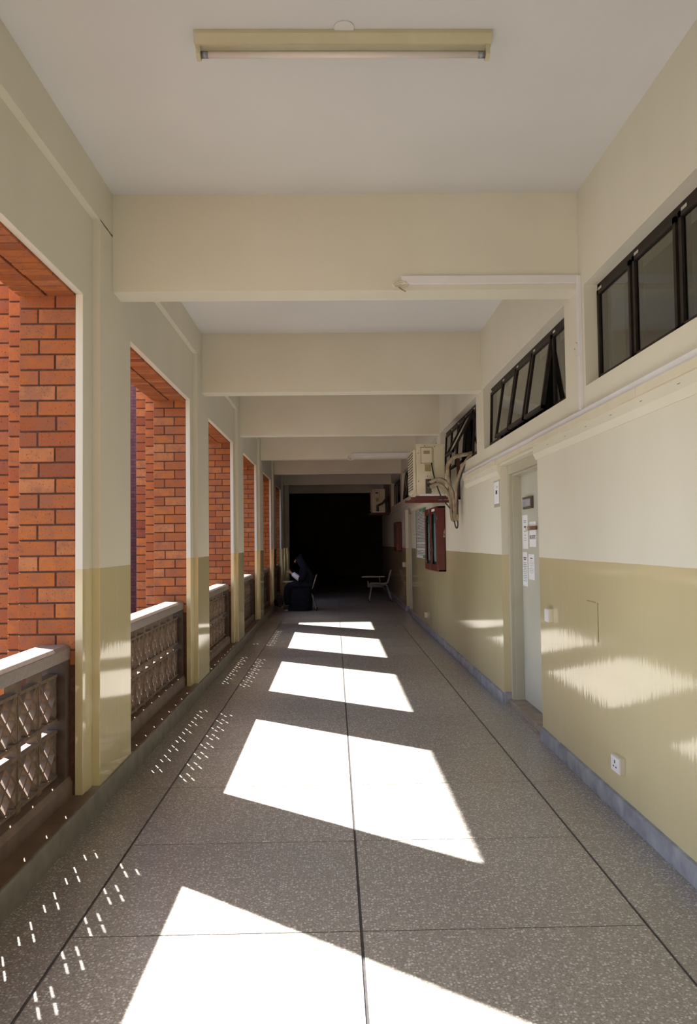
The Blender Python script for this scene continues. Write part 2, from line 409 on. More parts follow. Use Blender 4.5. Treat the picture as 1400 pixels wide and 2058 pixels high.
# ------------------------------------------------------------------ brick lintels with rowlock soffits
ZS = 2.862
for k in range(K0+1, K1+1):
    ya, yb = YJ+(k-1)*BAY+PIER, YJ+k*BAY
    detail = 0 <= k <= 2
    l = struct(MB().box(XB0, XB1, ya-.02, yb+.02 if not detail else yb+.1, ZS+(.10 if detail else 0), ZC+.4).build('brick_lintel', 'brickwall'), 'brick lintel over a corridor opening')
    if not detail: continue
    MB().box(XB0+.005, XB1, ya, yb+.05, ZS+.022, ZS+.1).build('mortar_bed', 'mortar', l)
    n = int((yb-ya)/.0857); st = (yb-ya)/n; xm = (XB0+XB1)/2
    for i in range(n):
        for x0, x1 in ((XB0, xm-.008), (xm+.008, XB1-.002)):
            brick(l, x0, x1, ya+i*st+.0065, ya+(i+1)*st-.0065, ZS+random.uniform(0, .004), ZS+.08)
# roof slab edge above the lintels
struct(MB().box(-2.1, 2.3, YBACK-.3, YEND+.3, ZC+.40, ZC+.6).build('roof_slab', 'concrete'), 'concrete roof slab over the corridor')

# ------------------------------------------------------------------ balustrades with pierced blocks
def jali_mesh():
    w, h, dp = .252, .250, .046; mb = MB(); t = .013; hw, hh = w/2, h/2
    mb.box(-dp/2, dp/2, -hw, -hw+t, -hh, hh).box(-dp/2, dp/2, hw-t, hw, -hh, hh)
    mb.box(-dp/2-.006, dp/2+.006, -hw, hw, -hh, -hh+.016).box(-dp/2-.006, dp/2+.006, -hw, hw, hh-.016, hh)
    def bar(a, b, th):
        a, b = Vector((0, *a)), Vector((0, *b)); dv = b-a; n = Vector((1, 0, 0)).cross(dv).normalized()
        mb.obox((a+b)/2, (dp/2-.002, 0, 0), dv/2, n*th)
    a, b = hw-.008, hh-.012
    bar((-a, -b), (a, b), .007); bar((-a, b), (a, -b), .007)
    bar((-a, 0), (0, b), .0065); bar((0, b), (a, 0), .0065); bar((a, 0), (0, -b), .0065); bar((0, -b), (-a, 0), .0065)
    me = mb.mesh('jali_block'); me.materials.append(M['jali']); return me
JM = jali_mesh()
spacer = MB().box(-.03, .03, -.024, .024, -.0345, .0345).mesh('spacer_block'); spacer.materials.append(M['jali'])
XJ = -1.515
BAL = {5: 'pierced block balustrade in the last brick opening, next to the dark lobby', 4: 'pierced block balustrade behind the backpack and seated person, second from the dark lobby',
       3: 'brown pierced block balustrade in the third brick opening from the dark lobby', 2: 'brown pierced block balustrade in the fourth brick opening from the dark lobby',
       1: 'brown pierced block balustrade in the fifth opening from the lobby, opposite the near door', 0: 'brown pierced block balustrade in the opening beside the ceiling light, sunlit rail',
       -1: 'brown pierced block balustrade in the opening before the one beside the ceiling light'}
for k in range(K0+1, K1+1):
    ya, yb = YJ+(k-1)*BAY+PIER, YJ+k*BAY
    t = tag(empty('balustrade', (XJ, (ya+yb)/2, KH)), BAL[k], 'balustrade', 'balustrades in the brick openings')
    inv = t
    MB().prism([(-1.612, .865), (-1.445, .865), (-1.445, .925), (-1.462, .943), (-1.60, .943), (-1.612, .930)], 'y', ya, yb).build('handrail', 'rail', t, .003)
    MB().prism([(-1.60, KH), (-1.432, KH), (-1.432, .205), (-1.447, .237), (-1.60, .237)], 'y', ya, yb).build('plinth', 'plinth', t, .003)
    for y in (ya, yb-.075):
        MB().box(-1.58, -1.447, y, y+.075, .21, .87).build('side_post', 'post', t)
    MB().box(-1.44, -1.334, ya-.06, yb+.06, KH-.004, KH+.006).build('foot_slab', 'plinth', t)
    n = 8; p = (yb-ya-.15)/n
    for i in range(n):
        yc = ya+.075+(i+.5)*p
        for zc in (.377, .672):
            o = bpy.data.objects.new('jali_block', JM); COL.objects.link(o); o.parent = t; o.location = (XJ-t.location.x, yc-t.location.y, zc-t.location.z)
            o.scale = (1, p/.262, 1)
        if i:
            for zc in (.2445, .5245, .828):
                o = bpy.data.objects.new('spacer_block', spacer); COL.objects.link(o); o.parent = t; o.location = (XJ-t.location.x, yc-p/2-t.location.y, zc-t.location.z)

# ------------------------------------------------------------------ right wall with clerestory windows and doors
WS, WH = 2.407, 3.024
D = [(5.84, 7.15), (5.84+3*BAY, 7.15+3*BAY)]
DZ = 2.165; WT = .25
wr = MB()
y = YBACK
for a, b in D:
    wr.box(XR, XR+WT, y, a, -.02, WS); wr.box(XR, XR+WT, a, b, DZ, WS); y = b
wr.box(XR, XR+WT, y, 25.0, -.02, WS)
wr.box(XR, XR+WT, YBACK, 25.0, WH, ZC+.05)
ww = []
yprev = YBACK
for k in range(-3, 5):
    a, b = 5.08+k*BAY, 7.89+k*BAY
    if a < YBACK+.1: a = YBACK+.1
    wr.box(XR, XR+WT, yprev, a, WS, WH); ww.append((a, b)); yprev = b
wr.box(XR, XR+WT, yprev, 25.0, WS, WH)
wro = wr.build('wall_right', 'paint', None); struct(wro, 'cream over ochre gloss painted wall with high windows and doors')
# rooms behind the right wall
rm = MB(); rx = XR+WT
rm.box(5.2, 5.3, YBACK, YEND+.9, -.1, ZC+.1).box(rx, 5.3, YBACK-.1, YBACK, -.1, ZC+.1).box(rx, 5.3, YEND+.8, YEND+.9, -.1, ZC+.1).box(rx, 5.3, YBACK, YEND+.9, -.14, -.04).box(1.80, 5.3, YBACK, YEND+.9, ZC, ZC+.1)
struct(rm.build('wall_room', 'room'), 'dim rooms behind the high windows')

TILT = {0: [0]*5, 1: [3, 13, 12, 11, 0], 2: [46, 5, 4, 6, 3], 3: [9, 11, 8, 10, 9], 4: [6, 9, 7, 9, 6]}
wi = 0
for (a, b), k in zip(ww, range(-3, 5)):
    wi += 1
    w = struct(empty('window_%d' % wi, (XR+.09, (a+b)/2, WS)), 'row of dark brown framed top-hung panes above the corridor wall'); 
    x0, x1 = 1.612, 1.665; fr = .034
    if True:
        MB().box(x0, x1, a, b, WS, WS+fr).box(x0, x1, a, b, WH-fr-.01, WH).box(x0, x1, a, a+fr, WS, WH).box(x0, x1, b-fr, b, WS, WH).build('window_frame', 'frame', w)
    n = 5; p = (b-a)/n
    for i in range(n):
        ya, yb = a+i*p, a+(i+1)*p
        if i: MB().box(x0, x1, ya-.016, ya+.016, WS+.02, WH-.03).build('mullion', 'frame', w)
        # sash, hinged along its top edge, bottom swings into the corridor
        ti = math.radians(TILT.get(k+1, [0]*5)[4-i] if k+1 in TILT else 0)
        if k+1 == 1: ti = math.radians([0, 9, 9.5, 9, 2][i])
        if k+1 == 2: ti = math.radians([3, 28, 5, 5, 3][i])
        s = MB(); ya += .018; yb -= .018; zt = WH-.045; zb = WS+.028; f = .028; tx0, tx1 = x0-.012, x0+.016
        s.box(tx0, tx1, ya, yb, zb, zb+f).box(tx0, tx1, ya, yb, zt-f, zt).box(tx0, tx1, ya, ya+f, zb, zt).box(tx0, tx1, yb-f, yb, zb, zt)
        g = MB().box(x0-.001, x0+.004, ya+f-.003, yb-f+.003, zb+f-.003, zt-f+.003)
        for m_ in (s, g):
            c, sn = math.cos(ti), math.sin(ti)
            m_.v = [(x0+(x-x0)*c+(z-zt)*sn, y, zt+(z-zt)*c-(x-x0)*sn) for x, y, z in m_.v]
        so = s.build('sash', 'frame', w); g.build('pane', 'glass', so)
        MB().box(tx0-.006, tx0+.002, (ya+yb)/2+.16, (ya+yb)/2+.22, zt-.01, zt+.006).build('hinge', 'chrome', w)

# skirting on the right wall
sk_ = MB(); y = YBACK
for a, b in D: sk_.box(XR-.022, XR+.01, y, a, 0, .098); sk_.box(XR-.0, XR+.075, b-.022, b+.0, 0, .11); y = b
sk_.box(XR-.022, XR+.01, y, 25.0, 0, .098)
struct(sk_.build('baseboard_right', 'skirt', None, .004), 'scuffed blue-grey cement skirting along the right wall')

def text_mesh(s, size, name):
    cu = bpy.data.curves.new(name, 'FONT'); cu.body = s; cu.size = size; cu.align_x = 'CENTER'; cu.align_y = 'CENTER'; cu.extrude = .0006
    o = bpy.data.objects.new(name, cu); COL.objects.link(o)
    dg = bpy.context.evaluated_depsgraph_get(); me = bpy.data.meshes.new_from_object(o.evaluated_get(dg)); bpy.data.objects.remove(o)
    return me
def text_on_wall(s, size, x, y, z, mat, parent, name='lettering', sx=1.0):
    # text lying in a plane that faces -X, read by someone in the corridor (reading direction is -Y)
    me = text_mesh(s, size, name); me.transform(Matrix(((0, 0, -1, x), (-sx, 0, 0, y), (0, 1, 0, z), (0, 0, 0, 1))))
    return link(name, me, mat, parent)
def text_lines(x, ya, yb, zs, hgt, mat, parent, name='printed_lines'):
    mb = MB()
    for z, f in zs:
        c = (ya+yb)/2; w = (yb-ya)/2*f
        mb.box(x-.0008, x, c-w, c+w, z-hgt/2, z+hgt/2)
    return mb.build(name, mat, parent)

def door(n, a, b, full):
    d = struct(empty('door_%d' % n, (XR+.1, (a+b)/2, 0)), 'grey-green door in a beige frame with notices' if full else 'closed grey-green door in a beige frame further down the wall')
    x0, x1 = XR+.062, XR+.155
    f = MB().box(x0, x1, a, a+.06, 0, DZ).box(x0, x1, b-.06, b, 0, DZ).box(x0, x1, a+.06, b-.06, DZ-.085, DZ).box(x0+.03, x1+.03, b-.07, b-.06, 0, DZ-.085).box(x0+.03, x1+.03, a+.06, b-.06, DZ-.1, DZ-.085)
    f.build('door_frame', 'doorframe', d, .004)
    MB().box(x1+.017, x1+.06, a+.063, b-.063, .05, DZ-.09).build('door_leaf', 'doorleaf', d, .003)
    MB().box(x0-.03, XR+WT, a, b, -.005, .048).build('threshold', 'sill', d, .006)
    MB().box(XR-.0, x0-.03, a, b, -.005, .004).build('reveal_stone', 'terrazzo', d)
    MB().box(XR+.22, XR+WT, a, b, 0, DZ).build('door_backing', 'acdark', d)
    return d, x1+.017
d1, XD = door(1, *D[0], True); d2, _ = door(2, *D[1], False)
XD -= .0005
# nameplate, papers and hasp on the near door
np_ = tag(empty('nameplate', (XD, 6.79, 1.80)), 'dark bronze nameplate high on the grey-green door', 'nameplate')
MB().box(XD-.022, XD, 6.64, 6.945, 1.755, 1.86).build('plate_frame', 'bronze', np_, .003); MB().box(XD-.026, XD-.02, 6.665, 6.92, 1.775, 1.84).build('plate_insert', 'grey_ink', np_)
def sheet(name, ya, yb, za, zb, label, x=None, curl=.0):
    x = XD if x is None else x
    return tag(MB().box(x-.003, x, ya, yb, za, zb).build(name, 'paper'), label, 'paper')
s = sheet('notice_sheet', 6.855, 7.045, 1.405, 1.705, 'white notice sheet with a small black emblem below the nameplate')
text_lines(XD-.003, 6.865, 7.035, [(1.655, .5), (1.64, .5), (1.56, .45), (1.525, .3)], .008, 'grey_ink', s); text_lines(XD-.003, 6.865, 7.035, [(1.60, .35)], .014, 'ink', s); text_lines(XD-.003, 6.865, 7.035, [(1.50, .5), (1.48, .6)], .004, 'grey_ink', s)
s = sheet('notice_sheet', 6.58, 6.79, 1.423, 1.64, 'white sheet reading NO ENTRY behind the brown hasp')
text_on_wall('NO ENTRY', .052, XD-.0035, 6.685, 1.505, 'ink', s, sx=.72)
s = sheet('notice_sheet', 6.89, 7.06, 1.073, 1.375, 'white timetable sheet on the door, lowest and nearest the frame')
text_lines(XD-.003, 6.90, 7.05, [(1.325, .7), (1.31, .5)], .009, 'ink', s); text_lines(XD-.003, 6.90, 7.05, [(1.28-.016*i, .8 if i % 3 else .6) for i in range(11)], .006, 'grey_ink', s)
s = sheet('notice_sheet', 6.648, 6.845, 1.14, 1.36, 'white typed letter on the door just under the NO ENTRY sheet')
text_lines(XD-.003, 6.66, 6.83, [(1.325, .5)], .008, 'ink', s); text_lines(XD-.003, 6.66, 6.83, [(1.305-.014*i, .85 if i % 4 else .3) for i in range(9)], .003, 'grey_ink', s)
h = tag(empty('door_hasp', (XD, 6.69, 1.584)), 'rusty brown hasp bolt across the NO ENTRY sheet', 'hasp')
MB().box(XD-.02, XD-.004, 6.53, 6.85, 1.568, 1.602).build('strap', 'hasp', h, .003); MB().box(XD-.034, XD-.018, 6.77, 6.80, 1.565, 1.605).build('staple', 'chrome', h, .003)
# wall sign beside the door
s = tag(empty('wall_sign', (XR, 7.27, 1.80)), 'white sheet in a clear sleeve with a black square on the wall by the door', 'sign')
MB().box(XR-.006, XR, 7.17, 7.43, 1.795, 2.04).build('sleeve', 'doorframe', s); MB().box(XR-.008, XR-.005, 7.19, 7.41, 1.825, 2.03).build('sheet', 'paper', s)
MB().box(XR-.009, XR-.0075, 7.265, 7.33, 1.915, 1.95).build('black_square', 'ink', s); text_lines(XR-.008, 7.18, 7.35, [(1.985, .4), (1.975, .35)], .005, 'grey_ink', s)

# switch, socket, cover plate
def plate(name, label, ya, yb, za, zb, cat, holes):
    e = tag(empty(name, (XR, (ya+yb)/2, za)), label, cat)
    MB().box(XR-.03, XR, ya, yb, za, zb).build('back_box', 'ivory', e, .002); MB().box(XR-.036, XR-.029, ya+.003, yb-.003, za+.003, zb-.003).build('face_plate', 'pvc', e, .002)
    for (fy, fz, w, hh) in holes:
        yc, zc = ya+(yb-ya)*fy, za+(zb-za)*fz; MB().box(XR-.038, XR-.035, yc-w, yc+w, zc-hh, zc+hh).build('slot' if cat == 'socket' else 'rocker', 'ink' if cat == 'socket' else 'pvc', e)
    return e
plate('light_switch', 'white light switch on the ochre wall beside the near door', 5.50, 5.60, .90, .995, 'switch', [(.5, .5, .012, .02)])
plate('wall_socket', 'white three-pin socket low on the ochre wall near the skirting', 4.175, 4.30, .228, .315, 'socket', [(.5, .66, .004, .008), (.35, .36, .007, .003), (.65, .36, .007, .003)])
plate('wall_socket', 'small white socket low on the wall below the posters', 13.05, 13.16, .215, .30, 'socket', [(.5, .5, .006, .006)])
plate('light_switch', 'white light switch on the dim wall past the far door', 17.15, 17.27, .93, 1.03, 'switch', [(.5, .5, .012, .02)])
c = tag(empty('cover_plate', (XR, 4.65, .884)), 'painted-over cover plate set flush in the ochre wall', 'cover plate')
MB().box(XR-.004, XR, 4.555, 4.74, .886, 1.108).build('plate', 'paint', c); MB().box(XR-.0045, XR, 4.548, 4.554, .884, 1.11).box(XR-.0045, XR, 4.60, 4.74, 1.108, 1.112).build('open_joint', 'acrust', c)
c = tag(empty('junction_cover', (XR, 4.83, 2.67)), 'small round white junction cover beside the vertical trunking', 'junction box')
MB().disc((XR, 4.83, 2.67), (-1, 0, 0), .042, .012).build('round_cover', 'cream', c, .002, True); MB().disc((XR-.012, 4.83, 2.67), (-1, 0, 0), .005, .004, 8).build('screw', 'grey_ink', c)

# trunking and casing runs
t = tag(empty('cable_trunking', (XR, 4.7, 2.22)), 'long lilac-white cable trunking running under the high windows', 'trunking')
MB().box(XR-.028, XR, YBACK+.2, 9.1, 2.226, 2.264).build('trunking_lid', 'pvc', t, .003); MB().box(XR-.028, XR, 11.2, YEND, 2.226, 2.264).build('trunking_lid', 'pvc', t, .003)
t = tag(empty('cable_trunking', (XR, 4.74, 2.26)), 'white trunking dropping from the nearest beam to the wall run', 'trunking')
MB().box(XR-.022, XR, 4.715, 4.752, 2.265, 3.10).build('drop', 'pvc', t, .003)
MB().box(.43, XR-.001, BEAM0-.024, BEAM0, 3.062, 3.112).build('beam_run', 'pvc', t, .003)
MB().tube(catmull([(.46, BEAM0-.02, 3.075), (.41, BEAM0-.03, 3.06), (.375, BEAM0-.035, 3.055), (.40, BEAM0-.03, 3.035), (.45, BEAM0-.02, 3.05), (.47, BEAM0-.02, 3.06), (.42, BEAM0-.03, 3.075), (.38, BEAM0-.04, 3.045)]), .005, 6).build('loose_cable', 'ivory', t, 0, True)
MB().tube(catmull([(.41, BEAM0-.03, 3.04), (.435, BEAM0-.035, 3.02), (.455, BEAM0-.03, 3.012)]), .004, 6).build('loose_cable', 'lag', t, 0, True)
B4 = BEAM0+3*BAY
t = tag(empty('cable_trunking', (1., B4, 3.05)), 'white trunking with a cable loop on the beam behind the air conditioner', 'trunking')
MB().box(.36, XR-.001, B4-.025, B4, 3.055, 3.125).build('beam_run', 'pvc', t, .003)
MB().tube([(.315+.055*math.cos(a), B4-.03, 3.055+.055*math.sin(a)) for a in [i*2*PI/20 for i in range(21)]], .010, 6).build('cable_loop', 'pvc', t, 0, True)
def casing(y0, y1, label):
    t = tag(empty('timber_casing', (XR, (y0+y1)/2, 2.1)), label, 'casing')
    MB().prism([(XR, 2.085), (XR-.006, 2.085), (XR-.026, 2.125), (XR-.026, 2.19), (XR, 2.19)], 'y', y0, y1).build('board', 'cream', t, .001)
    y = y0
    while y < y1-.05:
        ye = min(y+1.65, y1); MB().box(XR-.042, XR-.0, y+.004, ye, 2.180, 2.224).build('cap_strip', 'ivory', t, .002); y = ye
    for i in range(int((y1-y0)/.42)): MB().box(XR-.029, XR-.026, y0+.2+.42*i, y0+.225+.42*i, 2.15, 2.153).build('nail', 'acrust', t)
casing(YBACK+.2, 5.86, 'cream casing board along the wall before the near door')
casing(7.17, 9.0, 'short cream casing board between the near door and the pipes')
casing(11.0, 15.48, 'cream casing board above the red cabinet and posters')
tag(MB().box(XR-.035, XR, 5.86, 7.17, 2.185, 2.224).build('timber_casing', 'ivory', None, .002), 'thin ivory strip over the near door head', 'casing')

# ------------------------------------------------------------------ fluorescent fitting on the ceiling
L = tag(empty('ceiling_light', (.06, 3.27, ZC)), 'old yellowed batten light with one unlit tube across the ceiling', 'light fitting')
yl, xa, xb = 3.255, -.565, .69
MB().prism([(yl-.045, ZC), (yl+.045, ZC), (yl+.045, ZC-.016), (yl+.028, ZC-.052), (yl-.028, ZC-.052), (yl-.045, ZC-.016)], 'x', xa, xb).build('batten_body', 'batten', L, .002)
MB().box(xa+.03, xb-.03, yl-.028, yl-.02, ZC-.056, ZC-.05).box(xa+.03, xb-.03, yl+.02, yl+.028, ZC-.056, ZC-.05).build('raised_rib', 'batten', L)
for x in (xa+.006, xb-.024):
    h = MB().prism([(yl-.022, ZC-.04), (yl+.022, ZC-.04), (yl+.022, ZC-.09), (yl+.012, ZC-.104), (yl-.012, ZC-.104), (yl-.022, ZC-.09)], 'x', x, x+.018).build('lamp_holder', 'batten', L, .001)
for x in (xa+.024, xb-.054): MB().disc((x, yl, ZC-.082), (1, 0, 0), .0145, .03, 14).build('tube_cap', 'steel', L, 0, True)
MB().disc((xa+.05, yl, ZC-.082), (1, 0, 0), .0135, xb-xa-.1, 16).build('lamp_tube', 'tube', L, 0, True)
MB().disc((.065, yl-.06, ZC), (0, 0, -1), .042, .006, 24).build('ceiling_rose', 'plaster', L, .001, True)

# ------------------------------------------------------------------ red display cabinets and posters
def cabinet(y0, y1, z0, z1, label):
    e = tag(empty('display_cabinet', (XR, (y0+y1)/2, z0)), label, 'cabinet'); dp = .105; x = XR-dp
    MB().box(x, XR, y0, y0+.022, z0, z1).box(x, XR, y1-.022, y1, z0, z1).box(x, XR, y0, y1, z0, z0+.022).box(x, XR, y0, y1, z1-.022, z1).box(XR-.012, XR, y0, y1, z0, z1).build('body', 'red', e, .002)
    MB().box(x+.022, x+.028, y0+.022, y1-.022, z0+.022, z1-.022).build('pinboard', 'green_board', e)
    ym = (y0+y1)/2
    for a, b in ((y0, ym-.002), (ym+.002, y1)):
        s = .075
        dr = MB().box(x-.02, x, a, a+s, z0, z1).box(x-.02, x, b-s, b, z0, z1).box(x-.02, x, a+s, b-s, z0, z0+s*1.2).box(x-.02, x, a+s, b-s, z1-s*1.2, z1).build('door', 'red', e, .002)
        MB().box(x-.012, x-.008, a+s, b-s, z0+s, z1-s).build('pane', 'thinglass', dr)
        MB().box(x+.018, x+.022, a+s+.03, b-s-.03, z0+.13, z1-.22).build('pinned_sheet', 'paper', e)
    MB().box(x-.032, x-.02, ym-.05, ym-.03, z0+.30*(z1-z0), z0+.36*(z1-z0)).build('lock', 'bronze', e, .002)
    MB().box(x-.0225, x-.02, y0+.18, ym-.2, z1-.06, z1-.025).build('label_plate', 'paper', e)
cabinet(10.75, 12.15, 1.065, 1.965, 'wide dark red glazed notice cabinet with chipped paint below the air conditioner')
cabinet(17.75, 18.5, 1.27, 1.93, 'smaller red cabinet on the dim wall past the far door')
for i, lab in enumerate(('printed notice poster next to the red cabinet', 'middle one of three printed notice posters by the red cabinet', 'printed notice poster with green edge farthest from the red cabinet')):
    a = 12.98+i*.545
    pz = tag(MB().box(XR-.005, XR-.001, a, a+.535, 1.19, 2.06).build('poster', 'poster'), lab, 'poster')
    g = MB()
    if i == 0: g.box(XR-.006, XR-.005, a+.02, a+.50, 1.98, 2.05).box(XR-.006, XR-.005, a+.02, a+.5, 1.20, 1.25)
    elif i == 1: g.box(XR-.006, XR-.005, a+.03, a+.50, 2.02, 2.05)
    else: g.box(XR-.006, XR-.005, a+.45, a+.53, 1.20, 2.05)
    g.build('green_border', 'green', pz)
for i in range(3): tag(MB().box(XR-.005, XR-.001, 17.2, 17.4, 1.40+.2*i, 1.56+.2*i).build('notice_sheet', 'paper'), ('lowest', 'middle', 'topmost')[i]+' small white sheet in the column between the far door and smaller red cabinet', 'paper', 'sheets past the far door')

# ------------------------------------------------------------------ air conditioners
def ac(y0, zb, label, full=True, off=0.0, ln=.80):
    e = tag(empty('air_conditioner', (1.18, y0+ln/2, zb)), label, 'air conditioner')
    x0, x1, h = 1.005+off, 1.35+off, .635; zt = zb+h
    MB().box(x0, x1, y0, y0+ln, zb, zt-.012).build('casing', 'acbody', e, .012)
    MB().box(x0-.004, x1+.004, y0-.004, y0+ln+.004, zt-.022, zt).build('top_cover', 'acbody', e, .006)
    gr = MB().box(x0-.035, x0, y0+.06, y0+ln-.06, zb+.05, zt-.06).build('front_grille', 'acbody', e, .012)
    s = MB()
    for i in range(14): s.box(x0-.039, x0-.034, y0+.1, y0+ln-.1, zb+.09+i*.034, zb+.10+i*.034)
    s.build('grille_slot', 'acdark', gr)
    MB().box(x0+.055, x0+.19, y0-.012, y0, zt-.235, zt-.045).build('terminal_cover', 'acbody', e, .008)
    MB().box(x0+.051, x0+.194, y0-.004, y0, zt-.239, zt-.041).build('cover_gap', 'acdark', e)
    MB().box(x0+.205, x0+.209, y0-.0015, y0, zb+.04, zt-.05).build('panel_seam', 'acrust', e)
    MB().box(x0+.085, x0+.16, y0-.0135, y0-.011, zt-.125, zt-.085).build('handle_recess', 'acrust' if full else 'acdark', e)
    MB().box(x0+.10, x0+.175, y0-.002, y0+.002, zb+.30, zb+.385).build('rating_label', 'acrust', e)
    MB().box(x0+.105, x0+.175, y0-.006, y0+.001, zb+.03, zb+.205).build('valve_plate', 'acdark', e)
    for dz in (.165, .105):
        MB().tube([(x0+.13, y0, zb+dz), (x0+.135, y0-.04, zb+dz), (x0+.15, y0-.05, zb+dz)], .02, 8).build('service_valve', 'bronze', e, 0, True)
    MB().box(x0+.03, x1-.01, y0-.004, y0+.0, zb, zb+.022).build('base_flange', 'paper', e, .003)
    for sx, sz in ((.02, .52), (.10, .61), (.02, .18), (.13, .24), (.22, .60), (.18, .05)):
        MB().disc((x0+sx, y0, zb+sz), (0, -1, 0), .006, .006, 8).build('screw', 'bronze', e)
    return e
def bracket(y0, zb, label, off=0.0, ln=.8):
    e = tag(empty('support_bracket', (1.3, y0+ln/2, zb-.05)), label, 'bracket')
    for y in (y0-.02, y0+ln-.06):
        MB().box(.93+off, XR, y, y+.04, zb-.045, zb-.012).build('arm', 'redsteel', e); MB().box(XR-.035, XR, y, y+.04, zb-.045, zb+.45).build('upright', 'redsteel', e)
    MB().box(.99+off, 1.36+off, y0-.01, y0+.05, zb-.014, zb).box(.99+off, 1.36+off, y0+ln-.06, y0+ln, zb-.014, zb).build('rest_bar', 'redsteel', e)
ac(9.45, 2.03, 'aged beige outdoor air conditioner unit on a red bracket above the notice cabinet')
bracket(9.45, 2.03, 'red-brown steel wall bracket carrying the near air conditioner')
ac(21.12, 2.28, 'dim air conditioner unit mounted high past the last beam', False, .03, .74)
bracket(21.12, 2.28, 'steel bracket carrying the far air conditioner', .03, .74)
def pipe(name, pts, r, mat, label, cat): return tag(MB().tube(catmull(pts, 8), r, 10).build(name, mat, None, 0, True), label, cat)
pipe('lagged_pipe', [(1.16, 9.40, 2.195), (1.25, 9.34, 2.225), (1.33, 9.32, 2.20), (1.40, 9.30, 2.10), (1.425, 9.28, 1.98), (1.43, 9.27, 1.85), (1.435, 9.25, 1.74), (1.455, 9.25, 1.76), (1.46, 9.26, 1.90), (1.45, 9.24, 2.05), (1.46, 9.18, 2.20), (1.52, 9.05, 2.38), (1.60, 8.95, 2.47), (1.74, 8.90, 2.50)], .021, 'lag', 'tan lagged pipe looping from the lower valve down and up to the tilted window', 'pipe')
pipe('lagged_pipe', [(1.16, 9.40, 2.135), (1.26, 9.36, 2.165), (1.35, 9.34, 2.08), (1.395, 9.33, 1.96), (1.40, 9.32, 1.84), (1.415, 9.31, 1.73), (1.435, 9.33, 1.85), (1.41, 9.33, 2.0), (1.385, 9.32, 2.15), (1.355, 9.28, 2.30), (1.36, 9.22, 2.40), (1.43, 9.13, 2.47), (1.56, 9.04, 2.49), (1.74, 8.98, 2.52)], .024, 'lag', 'thicker tan lagged pipe rising straight beside the air conditioner to the window', 'pipe')
pipe('black_cable', [(1.185, 9.436, 2.43), (1.20, 9.40, 2.30), (1.235, 9.36, 2.15), (1.29, 9.34, 2.0), (1.36, 9.32, 1.90), (1.41, 9.30, 1.83), (1.425, 9.27, 1.72), (1.432, 9.25, 1.66), (1.45, 9.25, 1.635), (1.462, 9.25, 1.68), (1.455, 9.24, 1.80), (1.46, 9.22, 2.0), (1.48, 9.15, 2.2), (1.56, 9.0, 2.42), (1.72, 8.93, 2.47)], .008, 'cable', 'black cable dropping from the air conditioner terminal box to a hanging loop', 'cable')
pipe('lagged_pipe', [(1.19, 21.05, 2.47), (1.30, 21.03, 2.52), (1.40, 21.02, 2.62), (1.44, 21.02, 2.5), (1.45, 21.02, 2.3)], .03, 'cable', 'dark pipe bundle beside the far air conditioner', 'pipe')

# ------------------------------------------------------------------ dark lobby at the end
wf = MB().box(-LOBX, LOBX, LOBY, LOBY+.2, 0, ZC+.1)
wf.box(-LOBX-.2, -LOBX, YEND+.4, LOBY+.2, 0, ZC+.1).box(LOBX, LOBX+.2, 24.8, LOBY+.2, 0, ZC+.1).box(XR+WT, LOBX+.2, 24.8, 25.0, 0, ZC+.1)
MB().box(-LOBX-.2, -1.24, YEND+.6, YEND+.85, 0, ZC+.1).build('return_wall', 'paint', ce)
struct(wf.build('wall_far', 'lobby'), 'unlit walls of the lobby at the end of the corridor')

# ------------------------------------------------------------------ outside: courtyard, the wing across it, added blocks that cut sky light
struct(MB().box(-60, -1.74, -40, 60, ZG-.2, ZG).build('ground', 'ground'), 'sunlit courtyard paving outside')
wg = MB().box(-40, -1.80, 20.72, 34, ZG, 8.36)
bw = tag(empty('brick_mass', (-20, 20.72, ZG)), 'shaded dark red brick wing closing the courtyard', 'building')
wg.build('brick_mass_wall', 'farbrick', bw)
pm = MB()
for i in range(38): pm.box(-40+i*1.0, -40+i*1.0+.62, 20.74, 20.95, 8.36, 8.60)
pm.build('parapet_pier', 'farbrick', bw); MB().box(-40, -1.8, 20.70, 21.0, 8.60, 8.90).build('coping', 'farbrick', bw)

ow = tag(empty('brick_mass', (-11.5, 14, ZG)), 'unseen brick block added across the courtyard to cut sky light at the far corridor openings', 'building')
MB().box(-14, -9.0, 7.0, 20.7, ZG, 8.4).build('brick_mass_wall', 'farbrick', ow); MB().box(-14.1, -8.95, 6.95, 20.7, 8.4, 8.65).build('coping', 'farbrick', ow)  # added out of view to keep skylight off the far bays

lw = tag(empty('sky_blocker', (-7.5, 18.2, ZG)), 'lower unseen brick block added in the courtyard corner to darken the last openings', 'building')
MB().box(-8.9, -5.9, 15.7, 20.68, ZG, 5.6).build('sky_blocker_wall', 'farbrick', lw); MB().box(-8.9, -5.85, 15.65, 20.68, 5.6, 5.8).build('coping', 'farbrick', lw)  # second unseen block, added closer in to dim the last bays further

